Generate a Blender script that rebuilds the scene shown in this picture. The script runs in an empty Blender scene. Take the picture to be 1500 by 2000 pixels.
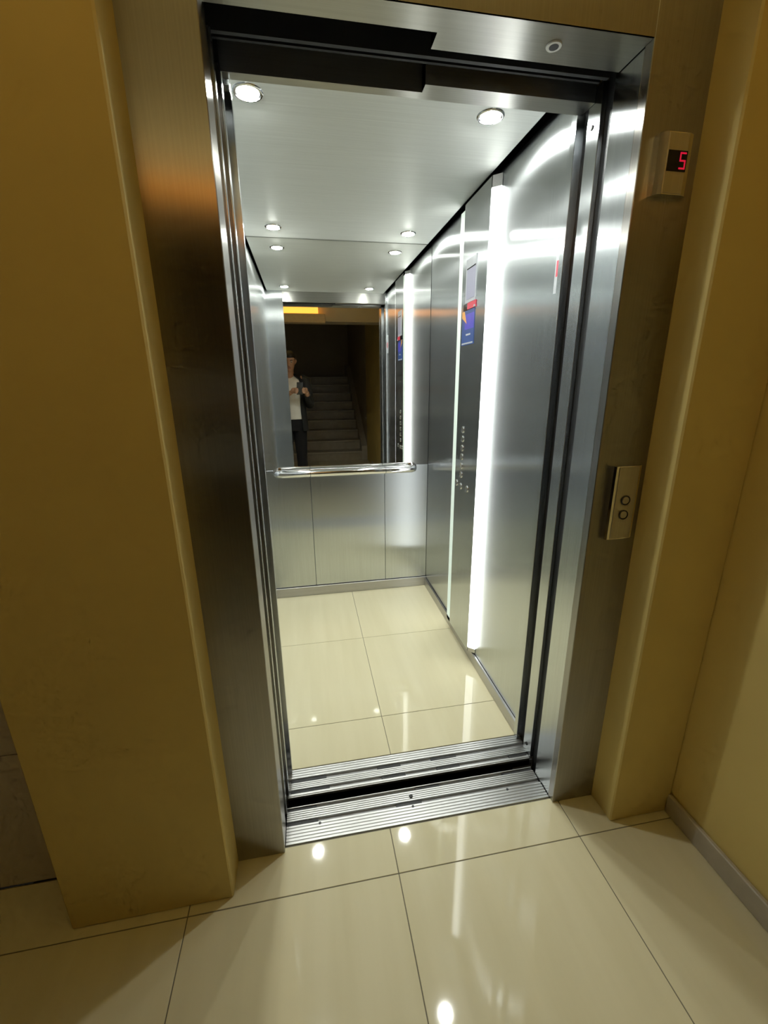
import bpy, bmesh, math, random
from mathutils import Vector, Matrix
random.seed(7)
S = bpy.context.scene
COL = S.collection

# ---------------------------------------------------------------- camera, world, exposure
F_PX, PITCH, YAW, ROLL = 841.38, -16.7035, 10.0997, -0.5745
CAM = Vector((0.1408, -1.0146, 1.3897))
cd = bpy.data.cameras.new('camera'); cam = bpy.data.objects.new('camera', cd); COL.objects.link(cam)
cd.sensor_fit = 'HORIZONTAL'; cd.sensor_width = 36.0; cd.lens = F_PX / 1500 * 36.0
cd.clip_start = 0.01; cd.clip_end = 60
_a, _b, _c = map(math.radians, (PITCH, YAW, ROLL))
FWD = Vector((math.sin(_b) * math.cos(_a), math.cos(_b) * math.cos(_a), math.sin(_a)))
_r = Vector((math.cos(_b), -math.sin(_b), 0)); _u = _r.cross(FWD)
RGT = _r * math.cos(_c) + _u * math.sin(_c); UPV = -_r * math.sin(_c) + _u * math.cos(_c)
M = Matrix((RGT, UPV, -FWD)).transposed().to_4x4(); M.translation = CAM
cam.matrix_world = M
S.camera = cam
W = bpy.data.worlds.new('world'); S.world = W; W.use_nodes = True
W.node_tree.nodes['Background'].inputs[0].default_value = (1.0, 0.85, 0.6, 1)
W.node_tree.nodes['Background'].inputs[1].default_value = 0.004
vs = S.view_settings
vs.view_transform = 'Standard'; vs.look = 'None'; vs.gamma = 1.0; vs.use_curve_mapping = False
vs.exposure = 0.40
S.cycles.max_bounces = 7; S.cycles.glossy_bounces = 6; S.cycles.diffuse_bounces = 4
S.cycles.use_adaptive_sampling = True; S.cycles.adaptive_threshold = 0.05; S.cycles.adaptive_min_samples = 12
S.cycles.sample_clamp_indirect = 6.0; S.cycles.blur_glossy = 1.0

STRIP_POWER = 4.6        # light-strip diffusers
BULB_POWER = 500.0       # ceiling downlight bulbs
LAMP_UP_POWER = 8.0     # uplight inside the lobby wall lamp
SHADE_POWER = 1.9

# ---------------------------------------------------------------- materials
def mat(name): 
    m = bpy.data.materials.new(name); m.use_nodes = True
    return m, m.node_tree.nodes, m.node_tree.links, m.node_tree.nodes['Principled BSDF']
def noise(N, L, scale, vec=None, detail=3.0, stretch=None):
    t = N.new('ShaderNodeTexNoise'); t.inputs['Scale'].default_value = scale; t.inputs['Detail'].default_value = detail
    g = N.new('ShaderNodeNewGeometry'); src = g.outputs['Position']
    if stretch:
        mp = N.new('ShaderNodeMapping'); mp.inputs['Scale'].default_value = stretch
        L.new(src, mp.inputs[0]); src = mp.outputs[0]
    L.new(src, t.inputs['Vector']); return t.outputs['Fac']
def ramp(N, L, fac, c0, c1, p0=0.3, p1=0.7):
    r = N.new('ShaderNodeValToRGB'); r.color_ramp.elements[0].position = p0; r.color_ramp.elements[1].position = p1
    r.color_ramp.elements[0].color = (*c0, 1); r.color_ramp.elements[1].color = (*c1, 1)
    L.new(fac, r.inputs[0]); return r.outputs[0]
def rng(N, L, fac, a, b):
    r = N.new('ShaderNodeMapRange'); r.inputs['To Min'].default_value = a; r.inputs['To Max'].default_value = b
    L.new(fac, r.inputs['Value']); return r.outputs[0]
def bump(N, L, b, fac, strength, dist=0.002):
    n = N.new('ShaderNodeBump'); n.inputs['Strength'].default_value = strength; n.inputs['Distance'].default_value = dist
    L.new(fac, n.inputs['Height']); L.new(n.outputs[0], b.inputs['Normal'])
def steel(name, col, rough, aniso, grain='z', wave=0.0, c2=None):
    """brushed stainless steel, grain along an axis; highlights spread across the grain"""
    m, N, L, b = mat(name)
    st = {'z': (260, 260, 3), 'x': (3, 260, 260), 'y': (260, 3, 260)}[grain]
    f = noise(N, L, 1.0, stretch=st, detail=2)
    c2 = c2 or tuple(v * 0.9 for v in col)
    L.new(ramp(N, L, f, c2, col), b.inputs['Base Color'])
    L.new(rng(N, L, f, rough * 0.9, rough * 1.1), b.inputs['Roughness'])
    b.inputs['Metallic'].default_value = 1.0
    b.inputs['Anisotropic'].default_value = aniso
    v = N.new('ShaderNodeCombineXYZ')
    t = {'z': (0, 0, 1), 'x': (1, 0, 0), 'y': (0, 1, 0)}[grain]
    for i in range(3): v.inputs[i].default_value = t[i]
    L.new(v.outputs[0], b.inputs['Tangent'])
    b.inputs['Anisotropic Rotation'].default_value = 0.25 if GRAIN_FLIP else 0.0
    if wave:
        w = noise(N, L, 1.0, stretch=(2.2, 2.2, 1.3), detail=1)
        bump(N, L, b, w, wave, 0.02)
    return m
GRAIN_FLIP = True
def plain(name, col, rough=0.5, metal=0.0, var=0.06, scale=30, bmp=0.0, coat=0.0):
    m, N, L, b = mat(name)
    f = noise(N, L, scale)
    L.new(ramp(N, L, f, tuple(max(0, v * (1 - var)) for v in col), tuple(min(1, v * (1 + var)) for v in col)), b.inputs['Base Color'])
    L.new(rng(N, L, f, rough * 0.92, min(1, rough * 1.08)), b.inputs['Roughness'])
    b.inputs['Metallic'].default_value = metal
    if coat: b.inputs['Coat Weight'].default_value = coat; b.inputs['Coat Roughness'].default_value = 0.03
    if bmp: bump(N, L, b, noise(N, L, scale * 6), bmp)
    return m
def emit(name, col, power, base=(0.8, 0.8, 0.8)):
    m, N, L, b = mat(name)
    b.inputs['Base Color'].default_value = (*base, 1); b.inputs['Roughness'].default_value = 0.4
    rgb = N.new('ShaderNodeRGB'); rgb.outputs[0].default_value = (*col, 1); L.new(rgb.outputs[0], b.inputs['Emission Color'])
    b.inputs['Emission Strength'].default_value = power
    return m
def polished_tile(name, c0, c1, rough=0.04):
    m, N, L, b = mat(name)
    f = noise(N, L, 1.0, stretch=(14, 1.2, 1), detail=4)
    L.new(ramp(N, L, f, c0, c1, 0.35, 0.65), b.inputs['Base Color'])
    L.new(rng(N, L, noise(N, L, 5), rough * 0.7, rough * 1.5), b.inputs['Roughness'])
    b.inputs['IOR'].default_value = 1.5
    bump(N, L, b, noise(N, L, 4), 0.015, 0.01)
    return m

STEEL = (0.62, 0.65, 0.67)
MT = {}
MT['wall_steel'] = steel('car wall steel', STEEL, 0.215, 1.0, 'z', 0.06)
MT['frame_steel'] = steel('landing frame steel', (0.42, 0.41, 0.385), 0.29, 1.0, 'z', 0.0)
MT['head_steel'] = steel('header steel', (0.55, 0.55, 0.53), 0.32, 0.95, 'x')
MT['ceil'] = steel('satin ceiling panel', (0.70, 0.72, 0.70), 0.62, 0.6, 'x')
MT['skirt'] = steel('skirting steel', (0.58, 0.57, 0.56), 0.38, 0.6, 'x')
MT['skirt_y'] = steel('side skirting steel', (0.58, 0.57, 0.56), 0.38, 0.6, 'y')
MT['alu'] = steel('sill aluminium', (0.60, 0.60, 0.59), 0.40, 0.5, 'x')
MT['alu_dark'] = plain('sill groove bottom', (0.30, 0.30, 0.30), 0.45, 0.8)
MT['near_black'] = plain('near black', (0.015, 0.015, 0.016), 0.5)  # shared black for screws, key core and the added groove blocks
MT['dark'] = plain('dark shaft steel', (0.035, 0.037, 0.040), 0.55, 0.3)
MT['seal'] = plain('dark recess seal', (0.06, 0.06, 0.065), 0.4, 0.6)
MT['mirror'] = plain('mirror silvering', (0.80, 0.80, 0.77), 0.003, 1.0, 0.01, 3)
MT['chrome'] = plain('polished chrome', (0.82, 0.82, 0.84), 0.07, 1.0, 0.02)
MT['tile'] = polished_tile('polished cream tile', (0.71, 0.65, 0.43), (0.75, 0.69, 0.47))
MT['grout'] = plain('grey grout', (0.20, 0.18, 0.13), 0.9)
MT['paint'] = plain('ochre wall paint', (0.74, 0.58, 0.215), 0.75, 0, 0.03, 3, 0.12)
MT['white_tile'] = plain('off white wall cladding', (0.62, 0.56, 0.50), 0.5, 0, 0.02, 3)
MT['base_stone'] = plain('pale stone skirting', (0.50, 0.45, 0.36), 0.35, 0, 0.06, 20)
MT['ceil_paint'] = plain('lobby ceiling paint', (0.70, 0.62, 0.45), 0.85, 0, 0.03, 3)
MT['stair'] = plain('stair stone', (0.42, 0.37, 0.28), 0.4, 0, 0.08, 12)
MT['plaster'] = plain('stairwell plaster', (0.50, 0.45, 0.36), 0.8, 0, 0.04, 3)
MT['strip'] = emit('light strip diffuser', (0.97, 1.0, 0.96), STRIP_POWER)
MT['strip_edge'] = emit('diffuser edge acrylic', (0.80, 0.95, 0.82), 0.42, (0.45, 0.5, 0.45))
MT['bulb'] = emit('downlight bulb', (0.97, 1.0, 0.93), BULB_POWER)
MT['shade'] = emit('amber lamp shade', (1.0, 0.33, 0.025), SHADE_POWER)
MT['tray'] = plain('beige lamp tray', (0.62, 0.48, 0.30), 0.6)
MT['screen'] = emit('lilac lit screen', (0.55, 0.55, 0.75), 0.15, (0.25, 0.25, 0.32))
MT['red'] = plain('red print', (0.65, 0.05, 0.09), 0.4)
MT['label_white'] = plain('silver white label', (0.50, 0.52, 0.56), 0.35)
MT['white_plastic'] = plain('white plastic ring', (0.85, 0.86, 0.86), 0.4)
MT['blue'] = plain('deep blue print', (0.05, 0.10, 0.30), 0.3)
MT['violet'] = plain('violet blue print', (0.10, 0.09, 0.55), 0.3)
MT['orange'] = plain('orange print', (0.80, 0.38, 0.10), 0.35)
MT['btn'] = steel('button steel', (0.6, 0.58, 0.52), 0.3, 0.3, 'z')
MT['plate'] = steel('brushed plate', (0.62, 0.58, 0.48), 0.42, 0.7, 'z')
MT['black_glass'] = plain('black display glass', (0.006, 0.006, 0.008), 0.15)
MT['led'] = emit('red led segment', (1.0, 0.015, 0.06), 0.42, (0.1, 0.0, 0.0))
MT['skin'] = plain('skin', (0.52, 0.30, 0.19), 0.5, 0, 0.05, 25)
MT['hair'] = plain('dark hair', (0.018, 0.014, 0.010), 0.6, 0, 0.3, 90, 0.4)
MT['shirt'] = plain('white cotton', (0.75, 0.74, 0.68), 0.85, 0, 0.04, 20)
MT['jacket'] = plain('charcoal jacket cloth', (0.022, 0.024, 0.026), 0.85, 0, 0.15, 60, 0.2)
MT['trousers'] = plain('black trouser cloth', (0.010, 0.010, 0.012), 0.9, 0, 0.15, 60, 0.2)
MT['shoe'] = plain('black shoe leather', (0.012, 0.011, 0.010), 0.35)
MT['eye_white'] = plain('eye', (0.75, 0.72, 0.68), 0.2)
MT['lip'] = plain('lips', (0.40, 0.16, 0.12), 0.5)
MT['phone'] = plain('dark phone glass', (0.012, 0.012, 0.015), 0.12)

# ---------------------------------------------------------------- builders
def box(bm, x0, x1, y0, y1, z0, z1, bev=0.0):
    vs_ = [bm.verts.new(p) for p in ((x0,y0,z0),(x1,y0,z0),(x1,y1,z0),(x0,y1,z0),(x0,y0,z1),(x1,y0,z1),(x1,y1,z1),(x0,y1,z1))]
    fs = [bm.faces.new([vs_[i] for i in q]) for q in ((3,2,1,0),(4,5,6,7),(0,1,5,4),(1,2,6,5),(2,3,7,6),(3,0,4,7))]
    if bev:
        es = list({e for f in fs for e in f.edges})
        bmesh.ops.bevel(bm, geom=es, offset=bev, segments=1, affect='EDGES', profile=0.5)
def prism(bm, pts, axis, a, b):
    """closed polygon pts in the two other axes, extruded from a to b along axis"""
    def P(p, t):
        return {'x': (t, p[0], p[1]), 'y': (p[0], t, p[1]), 'z': (p[0], p[1], t)}[axis]
    lo = [bm.verts.new(P(p, a)) for p in pts]; hi = [bm.verts.new(P(p, b)) for p in pts]
    n = len(pts)
    bm.faces.new(lo[::-1]); bm.faces.new(hi)
    for i in range(n): bm.faces.new((lo[i], lo[(i+1)%n], hi[(i+1)%n], hi[i]))
    bmesh.ops.recalc_face_normals(bm, faces=bm.faces)
def rings(bm, rs, cap=True, closed=True):
    """loft through lists of points"""
    V = [[bm.verts.new(p) for p in r] for r in rs]
    n = len(V[0])
    for a, b in zip(V, V[1:]):
        for i in range(n if closed else n - 1):
            bm.faces.new((a[i], a[(i+1)%n], b[(i+1)%n], b[i]))
    if cap and closed:
        bm.faces.new(V[0][::-1]); bm.faces.new(V[-1])
def lathe(bm, prof, c, axis=Vector((0,0,1)), seg=28):
    """profile (radius, height) about axis through c"""
    ax = Vector(axis).normalized(); u = ax.orthogonal().normalized(); v = ax.cross(u)
    rs = []
    for r, h in prof:
        rs.append([Vector(c) + ax*h + (u*math.cos(t) + v*math.sin(t))*max(r, 1e-5) for t in [2*math.pi*k/seg for k in range(seg)]])
    rings(bm, rs, cap=True)
    bmesh.ops.recalc_face_normals(bm, faces=bm.faces)
def tube(bm, path, rad, seg=14, flat=1.0):
    path = [Vector(p) for p in path]; rs = []
    if not hasattr(rad, '__len__'): rad = [rad]*len(path)
    up = None
    for i, p in enumerate(path):
        d = (path[min(i+1, len(path)-1)] - path[max(i-1, 0)]).normalized()
        if up is None: up = d.orthogonal().normalized()
        up = (up - d*up.dot(d)).normalized(); s = d.cross(up)
        rs.append([p + (up*math.cos(t) + s*flat*math.sin(t))*rad[i] for t in [2*math.pi*k/seg for k in range(seg)]])
    rings(bm, rs)
    bmesh.ops.recalc_face_normals(bm, faces=bm.faces)
def link(name, me, m, parent=None, smooth=False):
    o = bpy.data.objects.new(name, me); COL.objects.link(o)
    if m is not None and not me.materials: me.materials.append(m)
    if parent is not None: o.parent = parent; o.matrix_parent_inverse = parent.matrix_world.inverted() if False else Matrix.Translation(-parent.location)
    if smooth:
        for p in me.polygons: p.use_smooth = True
    return o
def obj(name, fn, m, parent=None, smooth=False):
    bm = bmesh.new(); fn(bm)
    me = bpy.data.meshes.new(name); bm.to_mesh(me); bm.free()
    if smooth:
        me.shade_smooth() if hasattr(me, 'shade_smooth') else None
        me.set_sharp_from_angle(angle=math.radians(38))
    return link(name, me, MT[m] if isinstance(m, str) else m, parent)
def bx(name, m, parent, *a, bev=0.0):
    return obj(name, lambda bm: box(bm, *a, bev=bev), m, parent)
def tag(o, label, cat, group=None):
    o['label'] = label; o['category'] = cat
    if group: o['group'] = group
    return o
def thing(name, label, cat, loc=(0,0,0), group=None):
    o = bpy.data.objects.new(name, None); COL.objects.link(o); o.location = loc; o.empty_display_size = 0.05
    return tag(o, label, cat, group)
def struct(o, label=None):
    o['kind'] = 'structure'
    if label: o['label'] = label
    return o

# key dimensions (metres); left jamb edge x=0, frame front y=0, floor z=0
OW, OH = 0.90, 2.068
XL, XR, D, HC = -0.128, 0.923, 1.710, 2.147
CY0 = 0.305
PY = -0.097                 # face of the wall piers
WX = 1.265                  # right side wall
LC = 3.30                   # lobby ceiling

# ---------------------------------------------------------------- lobby shell
T, TX, TY = 0.5887, 0.3335, -0.122
G = 0.0028
floor = struct(bx('floor', 'grout', None, -2.0, WX, -6.6, 0.018, -0.05, -0.0015), 'polished cream tile floor of the lobby')
_tile_cache = {}
def tiles(parent, xs, ys, z=0.0, gap=G):
    for i in range(len(xs)-1):
        for j in range(len(ys)-1):
            w, h = xs[i+1]-xs[i]-gap, ys[j+1]-ys[j]-gap
            if w < 0.02 or h < 0.01: continue
            k = (round(w, 4), round(h, 4))
            if k not in _tile_cache:
                bm = bmesh.new(); box(bm, -w/2, w/2, -h/2, h/2, -0.009, 0, bev=0.0007)
                me = bpy.data.meshes.new('tile'); bm.to_mesh(me); bm.free(); me.materials.append(MT['tile']); _tile_cache[k] = me
            o = bpy.data.objects.new('tile', _tile_cache[k]); COL.objects.link(o); o.parent = parent
            o.location = ((xs[i]+xs[i+1])/2, (ys[j]+ys[j+1])/2, z)
xs = [-2.0] + [TX + k*T for k in range(-3, 2)] + [WX]
ys = [-3.6] + [TY + k*T for k in range(-5, 1)]
bx('grout_bed', 'grout', floor, -2.0, -0.152, 0.018, 0.050, -0.05, -0.0015)
tiles(floor, xs[:4], ys + [0.048]); tiles(floor, xs[3:], ys + [0.016])
wl = struct(bx('wall_front_left', 'paint', None, -0.552, -0.138, -0.097, 0.082, 0, LC, bev=0.004), 'ochre painted pier left of the lift frame')
struct(bx('wall_front_right', 'paint', None, 1.048, WX, PY, 0.12, 0, LC, bev=0.004), 'ochre painted pier right of the lift frame')
struct(bx('wall_front_top', 'paint', None, -0.138, 1.048, PY, 0.05, 2.32, LC), 'ochre painted wall above the lift frame')
wf = struct(bx('wall_far_left', 'grout', None, -2.0, -0.552, 0.056, 0.30, 0, LC), 'off white clad recess beside the left pier')
for z0, z1 in ((0.006, 0.460), (0.463, 1.06), (1.063, 1.66), (1.663, 2.26), (2.263, LC)):
    bx('panel', 'white_tile', wf, -2.0, -0.5525, 0.048, 0.058, z0, z1, bev=0.001)
struct(bx('wall_right', 'paint', None, WX, WX+0.12, -3.6, 0.30, 0, LC), 'ochre painted side wall right of the lift')
struct(bx('baseboard_right', 'base_stone', None, WX-0.014, WX, -3.0, PY, 0, 0.073, bev=0.003), 'pale skirting along the right side wall')
struct(bx('wall_left', 'plaster', None, -2.12, -2.0, -6.6, 0.30, 0, 4.2))
struct(bx('ceiling', 'ceil_paint', None, -2.0, WX, -1.62, 0.30, LC, LC+0.1))
struct(bx('trim_1', 'plaster', None, -2.0, WX, -1.90, -1.62, 2.15, LC+0.1), 'ceiling beam in front of the stairs')
struct(bx('wall_stair_right', 'plaster', None, WX, WX+0.12, -6.6, -3.6, 0, 4.2))
struct(bx('wall_back', 'plaster', None, -2.0, WX, -6.72, -6.6, 0, 4.2))
struct(bx('ceiling_stair', 'ceil_paint', None, -2.12, WX+0.12, -6.72, -1.9, 4.2, 4.3))
st = thing('staircase', 'dim stone staircase rising behind the photographer, seen in the lift mirror', 'stairs', (0.4, -3.6, 0))
for i in range(9):
    s_ = bx('step', 'stair', st, -0.6, 1.16, -3.6-0.29*(i+1), -3.6-0.29*i, 0, 0.17*(i+1)-0.03)
    bx('tread', 'base_stone', s_, -0.6, 1.16, -3.6-0.29*(i+1), -3.6-0.29*i+0.02, 0.17*(i+1)-0.03, 0.17*(i+1), bev=0.004)
bx('landing_slab', 'stair', st, -0.6, 1.16, -6.59, -6.211, 0, 1.53)
def rail_(bm): prism(bm, [(-3.6, 0.0), (-3.6, 0.26), (-6.21, 1.79), (-6.59, 1.79), (-6.59, 0.0)], 'x', 1.1605, WX-0.001)
obj('stringer', rail_, 'base_stone', st)

# ---------------------------------------------------------------- landing frame
fr = thing('lift_door_frame', 'brushed steel door frame around the open lift entrance', 'door frame', (0.45, 0.06, 0))
bx('jamb', 'frame_steel', fr, -0.150, 0.0, 0.0, 0.085, 0, 2.32, bev=0.0015)
bx('jamb', 'frame_steel', fr, OW, 1.056, 0.0, 0.028, 0, 2.32, bev=0.0015)
bx('jamb_lining', 'wall_steel', fr, OW+0.0015, 1.0, 0.0285, 0.120, 0, OH+0.05, bev=0.001)
bx('fascia', 'frame_steel', fr, 0.0005, OW-0.0005, 0.0, 0.0035, OH, 2.32)
hd = obj('header', lambda bm: prism(bm, [(0.0005, 0.004), (OW-0.0005, 0.004), (OW-0.0005, 0.108), (0.452, 0.108), (0.452, 0.062), (0.0005, 0.062)], 'z', OH, 2.32), 'head_steel', fr)
lk = obj('key_ring', lambda bm: lathe(bm, [(0.0098, -0.003), (0.0155, -0.003), (0.0165, -0.001), (0.0165, 0.001), (0.0085, 0.001)], (0.706, 0.056, OH)), 'white_plastic', fr, True)
obj('key_core', lambda bm: lathe(bm, [(0.0100, -0.0034), (0.0100, 0.001)], (0.706, 0.056, OH)), 'near_black', lk)
# header slots between landing and car
sh = thing('door_track_housing', 'dark door track housing in the gap above the lift entrance', 'door track', (0.45, 0.15, 2.2))
bx('track_cover', 'dark', sh, -0.49, 0.898, 0.110, 0.214, 2.20, 2.22)
bx('track_rail', 'dark', sh, -0.49, 0.898, 0.140, 0.150, 2.075, 2.20)
bx('track_rail', 'dark', sh, -0.49, 0.898, 0.175, 0.182, 2.085, 2.20)
struct(bx('wall_shaft_right', 'dark', None, 0.93, 1.0, 0.1205, 0.1875, -0.4, 2.20))
struct(bx('wall_shaft_left', 'dark', None, -0.56, -0.50, 0.05, 0.30, -0.4, 2.30))
struct(bx('ceiling_shaft', 'dark', None, -0.56, 1.05, 0.05, 0.30, 2.32, 2.34))

# landing doors (open, stacked on the left)
def door(name, label, xr, y0, y1, z1):
    d = thing(name, label, 'lift door', (xr-0.23, (y0+y1)/2, 0.0), None)
    bx('door_leaf', 'frame_steel', d, xr-0.47, xr-0.004, y0, y1, 0.006, z1)
    bx('edge_strip', 'wall_steel', d, xr-0.004, xr, y0+0.001, y1-0.001, 0.006, z1, bev=0.001)
    return d
door('landing_door_panel', 'steel landing door leaf nearest the lobby, slid open behind the left jamb', -0.022, 0.0865, 0.106, 2.13)
door('landing_door_panel', 'steel landing door leaf with bright edge just behind the left jamb', 0.003, 0.121, 0.1385, 2.07)
door('car_door_panel', 'steel car door leaf with bright edge, slid open at left across the sill gap', 0.007, 0.190, 0.216, 2.05)
door('car_door_panel', 'recessed steel car door leaf, slid open at left beside the cabin front wall', -0.022, 0.234, 0.262, 2.05)

# ---------------------------------------------------------------- sills
sl = thing('landing_sill', 'ribbed aluminium landing sill meeting the lobby tiles', 'door sill', (0.45, 0.08, 0))
bx('sill_base', 'alu_dark', sl, 0.002, OW, 0.019, 0.148, -0.035, -0.009)
def rib_set(parent, x0, x1, y0, y1, n, z=0.0):
    """one extruded ribbed track"""
    pts = [(y0, -0.010)]
    w = (y1-y0)/n
    for k in range(n):
        a = y0 + k*w
        pts += [(a+w*0.02, z-0.0028), (a+w*0.16, z), (a+w*0.70, z), (a+w*0.84, z-0.0028)]
    pts += [(y1, -0.010)]
    obj('ribbed_track', lambda bm: prism(bm, pts, 'x', x0, x1), 'alu', parent)
rib_set(sl, 0.002, OW-0.001, 0.019, 0.083, 6, 0.002)
rib_set(sl, 0.002, OW-0.001, 0.0965, 0.134, 5, 0.0)
bx('lip', 'alu', sl, 0.002, OW-0.001, 0.1445, 0.148, -0.035, 0.0, bev=0.0008)
for x0, x1 in ((0.004, 0.105), (0.37, 0.46)): bx('groove_dark_block', 'near_black', sl, x0, x1, 0.084, 0.096, -0.012, -0.004)  # black blocks added to draw the dark segments along the groove
for x0, x1 in ((0.004, 0.10), (0.45, 0.54), (0.78, 0.895)): bx('groove_dark_block', 'near_black', sl, x0, x1, 0.135, 0.144, -0.012, -0.004)
for x, y in ((0.11, 0.074), (0.425, 0.074), (0.77, 0.074)):
    obj('screw', lambda bm: lathe(bm, [(0.0042, 0.0), (0.0042, 0.0028), (0.003, 0.0032)], (x, y, 0.0), seg=12), 'seal', sl)
obj('screw', lambda bm: lathe(bm, [(0.0065, 0.0), (0.0065, 0.0028), (0.005, 0.0035)], (0.427, 0.112, 0.0), seg=14), 'near_black', sl)
cs = thing('car_sill', 'ribbed aluminium cabin sill beyond the dark gap', 'door sill', (0.45, 0.24, 0))
bx('sill_base', 'alu_dark', cs, -0.02, 0.925, 0.184, 0.3005, -0.035, -0.009)
bx('lip', 'alu', cs, 0.002, 0.915, 0.184, 0.1875, -0.035, 0.0, bev=0.0008)
rib_set(cs, 0.0, 0.915, 0.1885, 0.2015, 1, 0.0)
rib_set(cs, 0.0, 0.925, 0.2135, 0.243, 4, 0.0)
rib_set(cs, 0.0, 0.925, 0.2585, 0.3005, 4, 0.0)
for x0, x1 in ((0.012, 0.15), (0.34, 0.43), (0.55, 0.64), (0.84, 0.912)): bx('groove_dark_block', 'near_black', cs, x0, x1, 0.2025, 0.2125, -0.012, -0.004)  # same added blocks, darkening stretches of the cabin sill grooves
for x0, x1 in ((0.012, 0.14), (0.33, 0.42), (0.54, 0.64)): bx('groove_dark_block', 'near_black', cs, x0, x1, 0.244, 0.2575, -0.012, -0.004)
struct(bx('floor_shaft', 'dark', None, -1.0, 1.05, 0.10, 0.60, -0.50, -0.45))

# ---------------------------------------------------------------- lift cabin shell
fc = struct(bx('floor_car', 'grout', None, XL-0.02, XR+0.02, 0.301, D+0.02, -0.04, -0.0015), 'polished cream tile floor of the lift cabin')
tiles(fc, [XL, 0.392, XR], [0.301, 0.505, 1.118, D], gap=0.0022)
# back wall: carcass, mirror above, three steel panels below
wb = struct(bx('wall_car_back', 'dark', None, XL-0.02, XR+0.02, D+0.004, D+0.05, 0, 2.26), 'steel rear wall of the lift cabin')
sx = [XL, 0.152, 0.632, XR]
for i in range(3):
    bx('panel', 'wall_steel', wb, sx[i]+0.0011, sx[i+1]-0.0011, D-0.003, D+0.005, 0.068, 0.872, bev=0.001)
mr = thing('mirror', 'wide mirror covering the upper rear wall of the cabin', 'mirror', (0.4, D, 0.875))
bx('glass_pane', 'mirror', mr, XL+0.001, XR-0.001, D-0.003, D+0.0039, 0.8745, 2.20, bev=0.0008)
# right wall
wr = struct(bx('wall_car_right', 'dark', None, XR+0.006, XR+0.05, CY0, D+0.004, 0, 2.26), 'brushed steel right wall of the lift cabin')
for y0, y1 in ((CY0, 0.770), (0.774, 1.176), (1.180, D-0.0035)):
    bx('panel', 'wall_steel', wr, XR, XR+0.007, y0+0.0008, y1-0.0008, 0.058, 2.24, bev=0.001)
wlc = struct(bx('wall_car_left', 'dark', None, XL-0.05, XL-0.006, CY0, D+0.004, 0, 2.26), 'brushed steel left wall of the lift cabin')
for y0, y1 in ((CY0, 0.77), (0.77, 1.24), (1.24, D-0.0035)):
    bx('panel', 'wall_steel', wlc, XL-0.007, XL, y0+0.0008, y1-0.0008, 0.058, 2.24, bev=0.001)
# front wall: left return, right post, header
wc = struct(bx('wall_car_front', 'wall_steel', None, XL-0.05, 0.014, 0.282, CY0-0.0005, 0, 2.26), 'steel front wall of the lift cabin around the doorway')
bx('edge_strip', 'wall_steel', wc, 0.0142, 0.016, 0.284, CY0-0.002, 0.004, 2.05)
bx('corner_post', 'wall_steel', wc, 0.917, 0.97, 0.188, 0.242, 0.0, 2.10, bev=0.001)
bx('seal', 'seal', wc, 0.932, 0.97, 0.242, 0.280, 0.0, 2.10)
bx('return_strip', 'wall_steel', wc, 0.908, 0.97, 0.280, CY0-0.0005, 0.0, 2.26, bev=0.001)
for z in (0.035, 2.015):
    obj('screw', lambda bm: lathe(bm, [(0.0065, 0.0), (0.0065, 0.002), (0.004, 0.003)], (0.917, 0.219, z), Vector((-1, 0, 0)), 14), 'near_black', wc)
hc_ = obj('header', lambda bm: prism(bm, [(0.0, 0.246), (0.470, 0.246), (0.470, 0.216), (0.916, 0.216), (0.916, 0.272), (0.0, 0.272)], 'z', 2.066, 2.26), 'head_steel', wc)
# skirtings
struct(bx('baseboard_car_right', 'skirt_y', None, XR-0.012, XR-0.0004, CY0, D-0.016, 0, 0.057, bev=0.002), 'steel skirting along the right cabin wall')
struct(bx('baseboard_car_left', 'skirt_y', None, XL+0.0004, XL+0.012, CY0, D-0.016, 0, 0.057, bev=0.002), 'steel skirting along the left cabin wall')
struct(bx('baseboard_car_back', 'skirt', None, XL+0.0004, XR-0.0004, D-0.0155, D-0.0035, 0, 0.066, bev=0.002), 'steel skirting along the rear cabin wall')
# ceiling: hung panel with a dark shadow gap
ce = struct(bx('ceiling_car', 'dark', None, XL-0.05, XR+0.05, 0.246, D+0.05, 2.26, 2.30), 'pale satin hung ceiling of the lift cabin')
bx('panel', 'ceil', ce, XL+0.016, XR-0.028, 0.276, D-0.010, HC, HC+0.014, bev=0.0015)

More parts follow.
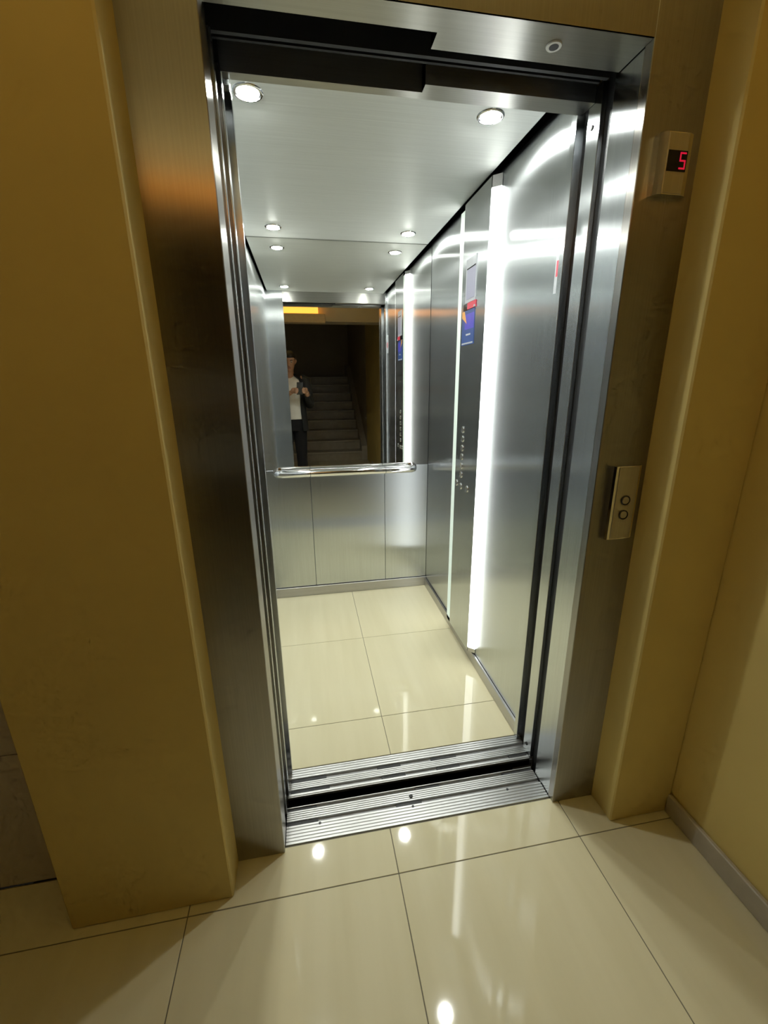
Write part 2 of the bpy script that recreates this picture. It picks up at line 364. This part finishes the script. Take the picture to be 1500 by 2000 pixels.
# ---------------------------------------------------------------- downlights
LX = (0.042, 0.740); LY = (0.471, 1.533)
lab = {(0,0): 'round chrome downlight at front left of the cabin ceiling', (1,0): 'round chrome downlight at front right of the cabin ceiling',
       (0,1): 'round chrome downlight at rear left of the cabin ceiling', (1,1): 'round chrome downlight at rear right of the cabin ceiling'}
dl_mesh = {}
for i in range(2):
    for j in range(2):
        c = (LX[i], LY[j], HC)
        d = thing('downlight', lab[(i, j)], 'downlight', c, 'downlights in the cabin ceiling')
        if not dl_mesh:
            o0 = (0, 0, 0)
            for nm, prof, m in (('rim', [(0.0335, -0.001), (0.034, -0.004), (0.037, -0.0045), (0.041, -0.0025), (0.042, 0.0), (0.0335, 0.0)], 'chrome'),
                                ('bulb', [(0.0001, -0.0085), (0.012, -0.0080), (0.022, -0.0064), (0.029, -0.0036), (0.031, -0.0005), (0.0001, -0.0004)], 'bulb'),
                                ('reflector', [(0.0334, -0.0010), (0.0312, -0.0014), (0.0312, -0.0003), (0.0334, -0.0003)], 'chrome')):
                bm = bmesh.new(); lathe(bm, prof, o0); me = bpy.data.meshes.new(nm); bm.to_mesh(me); bm.free()
                me.materials.append(MT[m]); me.shade_smooth(); me.set_sharp_from_angle(angle=math.radians(50)); dl_mesh[nm] = me
        for nm, me in dl_mesh.items():
            o = bpy.data.objects.new(nm, me); COL.objects.link(o); o.parent = d

# ---------------------------------------------------------------- handrail on rear wall
hr = thing('handrail', 'polished chrome handrail below the mirror on the rear wall', 'handrail', (0.385, D, 0.86))
RY, RZ = D-0.062, 0.857
def rail_path(x0, x1):
    p = [(x0, D-0.003, RZ), (x0, RY+0.030, RZ)]
    for k in range(1, 6):
        a = math.pi/2*k/6; p.append((x0+0.03*(1-math.cos(a)), RY+0.03*(1-math.sin(a)), RZ))
    p.append((x0+0.03, RY, RZ))
    return p
left = rail_path(-0.045, 0); rx = 0.815
rightp = [(2*0.385-p[0]+0.0, p[1], p[2]) for p in left][::-1]
obj('rail_tube', lambda bm: tube(bm, left + rightp, 0.0235, 24), 'chrome', hr, True)
for x in (-0.045, 0.815):
    obj('wall_flange', lambda bm: lathe(bm, [(0.031, 0.0), (0.031, 0.004), (0.026, 0.006)], (x, D-0.003, RZ), Vector((0, -1, 0))), 'chrome', hr, True)
for x in (0.155, 0.627):
    obj('joint_ring', lambda bm: lathe(bm, [(0.0237, -0.0013), (0.0240, -0.0008), (0.0240, 0.0008), (0.0237, 0.0013)], (x, RY, RZ), Vector((1, 0, 0))), 'seal', hr, True)

# ---------------------------------------------------------------- car operating panel
FX = 0.893
cp = thing('car_operating_panel', 'full height steel control panel with lit edges on the right cabin wall', 'control panel', (XR, 0.98, 0.06))
bx('face_plate', 'wall_steel', cp, FX, XR-0.0005, 0.806, 1.088, 0.062, 2.135, bev=0.0005)
obj('light_strip', lambda bm: prism(bm, [(XR-0.0005, 0.774), (FX+0.001, 0.800), (FX+0.001, 0.8055), (XR-0.0005, 0.8055)], 'z', 0.085, 2.095), 'strip', cp)
obj('light_strip', lambda bm: prism(bm, [(XR-0.0005, 1.1385), (FX+0.001, 1.1385), (FX+0.001, 1.140), (XR-0.0005, 1.176)], 'z', 0.085, 2.115), 'strip', cp)
bx('strip_edge', 'strip_edge', cp, FX, XR-0.0005, 1.0885, 1.138, 0.085, 2.115, bev=0.0006)
for z0, z1 in ((0.062, 0.0845), (2.0955, 2.135)):
    obj('end_cap', lambda bm: prism(bm, [(XR-0.0005, 0.774), (FX+0.001, 0.800), (FX+0.001, 0.8055), (XR-0.0005, 0.8055)], 'z', z0, z1), 'skirt', cp)
for z0, z1 in ((0.062, 0.0845), (2.1155, 2.135)):
    obj('end_cap', lambda bm: prism(bm, [(XR-0.0005, 1.0885), (FX+0.001, 1.0885), (FX+0.001, 1.140), (XR-0.0005, 1.176)], 'z', z0, z1), 'skirt', cp)
def button(parent, c, ax, r, cap='btn', ring='chrome'):
    ax = Vector(ax)
    b_ = obj('button', lambda bm: lathe(bm, [(r*0.78, 0.0), (r*0.78, 0.0022), (r*0.70, 0.0032), (r*0.3, 0.0028)], c, ax, 20), cap, parent, True)
    obj('button_ring', lambda bm: lathe(bm, [(r*0.84, 0.0), (r*0.84, 0.0035), (r*0.92, 0.0042), (r, 0.0030), (r, 0.0)], c, ax, 20), ring, b_, True)
    return b_
for z in (1.168, 1.124, 1.079, 1.035, 0.990, 0.946): button(cp, (FX, 1.000, z), (-1, 0, 0), 0.0165)
for y, z in ((1.058, 0.893), (0.998, 0.888), (0.912, 0.893)): button(cp, (FX, y, z), (-1, 0, 0), 0.0165)
dsp = bx('display_bezel', 'label_white', cp, FX-0.003, FX, 0.915, 1.036, 1.728, 1.905, bev=0.001)
bx('screen', 'screen', dsp, FX-0.0038, FX-0.003, 0.922, 1.022, 1.742, 1.862)
bx('screen_edge', 'black_glass', dsp, FX-0.0036, FX-0.003, 0.922, 1.024, 1.8635, 1.868)
lb = tag(bx('warning_label', 'red', None, FX-0.0045, FX-0.0005, 0.905, 1.000, 1.7005, 1.7265), 'small red warning label between the lilac screen and blue notice', 'label')
bx('dark_patch', 'black_glass', lb, FX-0.0042, FX-0.0005, 1.0005, 1.050, 1.7005, 1.7265)
bx('white_stud', 'label_white', lb, FX-0.007, FX-0.0045, 0.906, 0.918, 1.7005, 1.709)
nt = thing('notice', 'blue printed notice with orange corner on the control panel', 'notice', (FX, 0.98, 1.55))
bx('sheet', 'blue', nt, FX-0.002, FX-0.0003, 0.915, 1.066, 1.552, 1.698)
bx('violet_print', 'violet', nt, FX-0.0024, FX-0.0020, 0.918, 1.030, 1.618, 1.682)
bx('pale_print', 'label_white', nt, FX-0.0024, FX-0.0020, 0.955, 1.010, 1.592, 1.599)
bx('pale_print', 'label_white', nt, FX-0.0024, FX-0.0020, 0.925, 1.060, 1.556, 1.562)
obj('orange_print', lambda bm: prism(bm, [(1.065, 1.697), (1.035, 1.697), (1.005, 1.642), (1.065, 1.672)], 'x', FX-0.0029, FX-0.0025), 'orange', nt)
sk = thing('safety_sticker', 'narrow silver sticker with a red patch near the right cabin doorway', 'sticker', (XR, 0.326, 1.65))
bx('backing', 'label_white', sk, XR-0.0012, XR-0.0002, 0.309, 0.343, 1.648, 1.800)
bx('red_patch', 'red', sk, XR-0.0018, XR-0.0012, 0.314, 0.336, 1.694, 1.738)

# ---------------------------------------------------------------- call panel and floor indicator on the right jamb
ca = thing('call_button_panel', 'narrow steel call panel with two round buttons on the right jamb', 'call panel', (0.985, 0, 0.967))
obj('housing', lambda bm: prism(bm, [(0.936, -0.0003), (0.9395, -0.015), (0.945, -0.0185), (1.014, -0.0185), (1.026, -0.010), (1.029, -0.0003)], 'z', 0.966, 1.171), 'chrome', ca)
bx('face_plate', 'plate', ca, 0.953, 1.013, -0.0200, -0.0185, 0.968, 1.169, bev=0.0005)
for z in (1.078, 1.037): button(ca, (0.983, -0.020, z), (0, -1, 0), 0.0135, 'plate', 'seal')
fi = thing('floor_indicator', 'small chrome floor indicator showing a red digit 5 on the right jamb', 'indicator', (0.98, 0, 1.785))
def ind(bm):
    pts = [(0.932, -0.0003), (0.935, -0.013), (0.941, -0.0195), (0.950, -0.022), (1.000, -0.022), (1.013, -0.018), (1.019, -0.011), (1.021, -0.0003)]
    prism(bm, pts, 'z', 1.786, 1.902)
obj('housing', ind, 'chrome', fi)
bx('face_plate', 'plate', fi, 0.9515, 1.000, -0.0232, -0.022, 1.788, 1.900, bev=0.0004)
ds = bx('display_window', 'black_glass', fi, 0.953, 1.0005, -0.0240, -0.0232, 1.829, 1.868)
def seg5(bm):
    x0, x1, z0, z1, t = 0.9820, 0.9975, 1.8335, 1.8650, 0.0032
    zm = (z0+z1)/2; y0, y1 = -0.0246, -0.0240
    box(bm, x0, x1, y0, y1, z1-t, z1); box(bm, x0, x0+t, y0, y1, zm+t*0.5, z1-t); box(bm, x0, x1, y0, y1, zm-t*0.5, zm+t*0.5)
    box(bm, x1-t, x1, y0, y1, z0+t, zm-t*0.5); box(bm, x0, x1, y0, y1, z0, z0+t)
obj('digit', seg5, 'led', ds)

# ---------------------------------------------------------------- lobby wall lamp (seen in the mirror and in the steel)
lp = thing('wall_lamp', 'glowing amber box lamp with beige tray on the beam, seen in the mirror', 'lamp', (0.0, -1.62, 2.12))
bx('tray', 'tray', lp, -0.55, 0.47, -1.62, -1.49, 2.118, 2.226, bev=0.006)
def shade(bm):
    prism(bm, [(-0.46, -1.615), (0.385, -1.615), (0.385, -1.505), (-0.46, -1.505), (-0.46, -1.5085), (0.3815, -1.5085), (0.3815, -1.6115), (-0.46, -1.6115)], 'z', 2.2265, 2.318)
obj('shade', shade, 'shade', lp)
ld = bpy.data.lights.new('lamp_glow', 'AREA'); ld.shape = 'RECTANGLE'; ld.size = 0.8; ld.size_y = 0.08
ld.energy = LAMP_UP_POWER; ld.color = (1.0, 0.90, 0.44)
lo = bpy.data.objects.new('lamp_glow', ld); COL.objects.link(lo); lo.parent = lp
ld.spread = math.radians(130)
lo.location = (-0.04, 0.075, 0.18); lo.rotation_euler = (math.radians(180-30), 0, 0)

# ---------------------------------------------------------------- the photographer, seen in the mirror
pr = thing('person', 'person in dark jacket, white shirt and black trousers photographing with a phone', 'person', (-0.015, -1.42, 0))
PX, PYc = -0.015, -1.42
def loc(r, u, f): return CAM + RGT*r + UPV*u + FWD*f
def ell(bm, c, rx, ry, rz, seg=16, n=10):
    rs = []
    for k in range(n+1):
        a = math.pi*k/n; z = -math.cos(a); w = max(math.sin(a), 0.02)
        rs.append([Vector(c)+Vector((rx*w*math.cos(t), ry*w*math.sin(t), rz*z)) for t in [2*math.pi*q/seg for q in range(seg)]])
    rings(bm, rs)
def ering(cx, cy, z, rx, ry, n=24, p=2.0, a0=0, a1=2*math.pi):
    out = []
    for k in range(n):
        t = a0 + (a1-a0)*k/(n if a1-a0 > 6.28 else n-1)
        c, s = math.cos(t), math.sin(t)
        out.append(Vector((cx+rx*math.copysign(abs(c)**(2/p), c), cy+ry*math.copysign(abs(s)**(2/p), s), z)))
    return out
HX, HY, HZ = PX+0.005, PYc+0.055, 1.655
HT = Matrix.Rotation(math.radians(-14), 3, 'X')
def hp(x, y, z): return Vector((HX, HY, HZ)) + HT @ Vector((x, y, z))
wrist = {1: loc(0.062, -0.125, -0.065), -1: loc(-0.125, -0.125, -0.065)}
elbow = {1: Vector((PX+0.235, -1.36, 1.125)), -1: Vector((PX-0.26, -1.36, 1.125))}
shoul = {1: Vector((PX+0.185, PYc, 1.432)), -1: Vector((PX-0.185, PYc, 1.432))}
def body(bm):
    # head: chin to crown, with brow and jaw
    prof = [(-0.118, 0.030, 0.055, 0.010), (-0.105, 0.045, 0.085, 0.030), (-0.080, 0.056, 0.093, 0.060), (-0.050, 0.064, 0.094, 0.080), (-0.020, 0.070, 0.093, 0.092),
            (0.010, 0.073, 0.090, 0.098), (0.040, 0.075, 0.094, 0.100), (0.070, 0.072, 0.086, 0.094), (0.095, 0.060, 0.068, 0.076), (0.110, 0.040, 0.044, 0.050), (0.118, 0.012, 0.014, 0.016)]
    rs = []
    for z, w, f, b in prof:
        rs.append([hp(w*math.cos(t), (f if math.sin(t) > 0 else b)*math.sin(t), z) for t in [2*math.pi*k/24 for k in range(24)]])
    rings(bm, rs)
    tube(bm, [hp(0, 0.088, 0.020), hp(0, 0.100, -0.005), hp(0, 0.113, -0.026), hp(0, 0.094, -0.036)], [0.008, 0.010, 0.014, 0.010], 10)
    for s in (1, -1):
        tube(bm, [hp(s*0.070, -0.012, -0.030), hp(s*0.082, -0.016, 0.0), hp(s*0.078, -0.012, 0.026)], [0.010, 0.014, 0.010], 10)
    rings(bm, [ering(PX, PYc+0.020, 1.40, 0.075, 0.065), ering(PX, PYc+0.025, 1.47, 0.058, 0.058), ering(PX, PYc+0.036, 1.56, 0.053, 0.055)])
    # torso
    rings(bm, [ering(PX, PYc, z, rx, ry, p=2.4) for z, rx, ry in ((0.84, 0.12, 0.09), (0.92, 0.155, 0.105), (1.02, 0.145, 0.100), (1.14, 0.142, 0.098), (1.27, 0.158, 0.110), (1.38, 0.165, 0.105), (1.43, 0.150, 0.085), (1.465, 0.080, 0.060))])
    for s in (1, -1):
        tube(bm, [shoul[s]-Vector((s*0.05, 0, 0)), shoul[s], shoul[s].lerp(elbow[s], 0.5), elbow[s], elbow[s].lerp(wrist[s], 0.35), wrist[s]], [0.055, 0.056, 0.047, 0.040, 0.039, 0.026], 14)
        hx = PX+s*0.085
        tube(bm, [(hx, PYc, 0.93), (hx+s*0.005, PYc, 0.78), (hx+s*0.008, PYc+0.005, 0.50), (hx+s*0.010, PYc-0.012, 0.34), (hx+s*0.012, PYc-0.01, 0.09)], [0.085, 0.080, 0.054, 0.054, 0.036], 16)
        tube(bm, [(hx+s*0.012, PYc-0.03, 0.045), (hx+s*0.016, PYc+0.06, 0.035), (hx+s*0.022, PYc+0.15, 0.028)], [0.036, 0.036, 0.024], 12)
        # hand gripping its edge of the phone: palm, four fingers on the back of the phone, thumb on the screen side
        e = 0.012 if s == 1 else -0.072
        o = lambda r, u, f: loc(e+s*r, u, f)
        tube(bm, [wrist[s], o(0.036, -0.112, -0.048), o(0.030, -0.085, -0.034), o(0.026, -0.066, -0.026)], [0.026, 0.030, 0.030, 0.022], 14, 0.62)
        for k, (ln, u) in enumerate(((0.030, -0.060), (0.034, -0.078), (0.032, -0.096), (0.024, -0.113))):
            tube(bm, [o(0.028, u-0.004, -0.026), o(0.0185, u-0.002, -0.010), o(0.010, u, 0.0035), o(0.010-ln*0.6, u+0.001, 0.0045), o(0.010-ln, u+0.002, 0.0035)], [0.0090, 0.0088, 0.0080, 0.0074, 0.0062], 10)
        tube(bm, [o(0.034, -0.092, -0.040), o(0.022, -0.074, -0.030), o(0.004, -0.062, -0.0245), o(-0.014, -0.054, -0.0235)], [0.013, 0.011, 0.0095, 0.0075], 10)
    bmesh.ops.recalc_face_normals(bm, faces=bm.faces)
def remesh(o, v, sm=4):
    m = o.modifiers.new('r', 'REMESH'); m.mode = 'VOXEL'; m.voxel_size = v; m.use_smooth_shade = True
    if sm: k = o.modifiers.new('s', 'SMOOTH'); k.iterations = sm; k.factor = 0.4
bd = obj('body', body, 'skin', pr); remesh(bd, 0.0042, 3)
def eye(s):
    e = obj('eye', lambda bm: ell(bm, hp(s*0.031, 0.078, 0.012), 0.0125, 0.0125, 0.010), 'eye_white', pr, True)
    obj('iris', lambda bm: ell(bm, hp(s*0.031, 0.0875, 0.010), 0.0055, 0.004, 0.0055), 'hair', e, True)
    obj('eyebrow', lambda bm: tube(bm, [hp(s*0.014, 0.094, 0.030), hp(s*0.032, 0.092, 0.035), hp(s*0.050, 0.080, 0.030)], [0.003, 0.004, 0.002], 8), 'hair', e, True)
eye(1); eye(-1)
obj('mouth', lambda bm: tube(bm, [hp(-0.024, 0.084, -0.062), hp(-0.010, 0.094, -0.060), hp(0.010, 0.094, -0.060), hp(0.024, 0.084, -0.062)], [0.003, 0.0055, 0.0055, 0.003], 8), 'lip', pr, True)
def hair(bm):
    rs = []
    for z, w, f, b in ((-0.070, 0.060, -0.035, 0.080), (-0.030, 0.077, -0.020, 0.102), (0.010, 0.081, -0.005, 0.110), (0.045, 0.083, 0.060, 0.112), (0.068, 0.082, 0.098, 0.108), (0.095, 0.074, 0.088, 0.094), (0.115, 0.056, 0.064, 0.070), (0.130, 0.028, 0.030, 0.034)):
        rs.append([hp(w*math.cos(t), (f if math.sin(t) > 0 else b)*math.sin(t), z) for t in [2*math.pi*k/24 for k in range(24)]])
    rings(bm, rs); bmesh.ops.recalc_face_normals(bm, faces=bm.faces)
remesh(obj('hair', hair, 'hair', pr), 0.006, 3)
def shirt(bm):
    rings(bm, [ering(PX, PYc, z, rx, ry, p=2.4) for z, rx, ry in ((0.945, 0.172, 0.122), (1.02, 0.160, 0.114), (1.14, 0.156, 0.112), (1.27, 0.170, 0.122), (1.38, 0.176, 0.116), (1.435, 0.158, 0.094), (1.475, 0.072, 0.072), (1.50, 0.066, 0.070))])
    bmesh.ops.recalc_face_normals(bm, faces=bm.faces)
remesh(obj('shirt', shirt, 'shirt', pr), 0.008, 3)
def trousers(bm):
    rings(bm, [ering(PX, PYc, z, rx, ry, p=2.4) for z, rx, ry in ((0.80, 0.150, 0.108), (0.88, 0.168, 0.120), (0.965, 0.166, 0.118), (0.99, 0.160, 0.114))])
    for s in (1, -1):
        hx = PX+s*0.085
        tube(bm, [(hx, PYc, 0.93), (hx+s*0.004, PYc, 0.78), (hx+s*0.006, PYc+0.005, 0.50), (hx+s*0.008, PYc-0.008, 0.34), (hx+s*0.010, PYc+0.002, 0.055)], [0.092, 0.090, 0.072, 0.068, 0.064], 18)
    bmesh.ops.recalc_face_normals(bm, faces=bm.faces)
remesh(obj('trousers', trousers, 'trousers', pr), 0.008, 3)
for s in (1, -1):
    hx = PX+s*0.085
    def shoe(bm):
        rs = []
        for y, w, h in ((-0.085, 0.030, 0.060), (-0.06, 0.042, 0.085), (0.0, 0.044, 0.090), (0.06, 0.046, 0.070), (0.13, 0.048, 0.052), (0.18, 0.036, 0.040), (0.195, 0.016, 0.022)):
            rs.append([Vector((hx+s*0.016+w*math.cos(t), PYc+y, max(0.001, h*0.5+h*0.5*math.sin(t)*1.0))) for t in [2*math.pi*k/16 for k in range(16)]])
        rings(bm, rs); bmesh.ops.recalc_face_normals(bm, faces=bm.faces)
    obj('shoe', shoe, 'shoe', pr, True)
def jacket(bm):
    # open front shell around the torso
    a0, a1 = math.radians(90-38), math.radians(90+38)-2*math.pi
    o_, i_ = [], []
    for z, rx, ry in ((0.80, 0.205, 0.150), (0.92, 0.196, 0.146), (1.04, 0.184, 0.138), (1.16, 0.182, 0.136), (1.28, 0.196, 0.142), (1.38, 0.202, 0.136), (1.44, 0.176, 0.112), (1.485, 0.088, 0.088), (1.51, 0.082, 0.084)):
        o_.append(ering(PX, PYc, z, rx, ry, 30, 2.3, a0, a1)); i_.append(ering(PX, PYc, z, rx-0.010, ry-0.010, 30, 2.3, a0, a1))
    full = [oo + ii[::-1] for oo, ii in zip(o_, i_)]
    rings(bm, full)
    for s in (1, -1):
        w2 = elbow[s].lerp(wrist[s], 0.80)
        tube(bm, [shoul[s]-Vector((s*0.035, 0, -0.005)), shoul[s]+Vector((s*0.008, 0, 0)), shoul[s].lerp(elbow[s], 0.5), elbow[s], elbow[s].lerp(wrist[s], 0.4), w2], [0.062, 0.068, 0.062, 0.056, 0.050, 0.043], 16)
    bmesh.ops.recalc_face_normals(bm, faces=bm.faces)
obj('jacket', jacket, 'jacket', pr, True)
ph = thing('phone', 'dark phone held up in both hands, seen in the mirror', 'phone', loc(-0.03, -0.06, -0.012))
def phone(bm):
    box(bm, -0.038, 0.038, -0.075, 0.075, -0.004, 0.004, bev=0.0025)
PM = Matrix((RGT, UPV, -FWD)).transposed().to_4x4(); PM.translation = loc(-0.030, -0.063, -0.0125)
def local(o):
    o.parent = ph; o.matrix_parent_inverse = Matrix.Translation(-ph.location); o.matrix_basis = PM
local(obj('phone_case', phone, 'phone'))
def bumpp(bm): box(bm, 0.004, 0.034, 0.040, 0.070, -0.0060, -0.0040, bev=0.0008)
local(obj('camera_bump', bumpp, 'phone'))
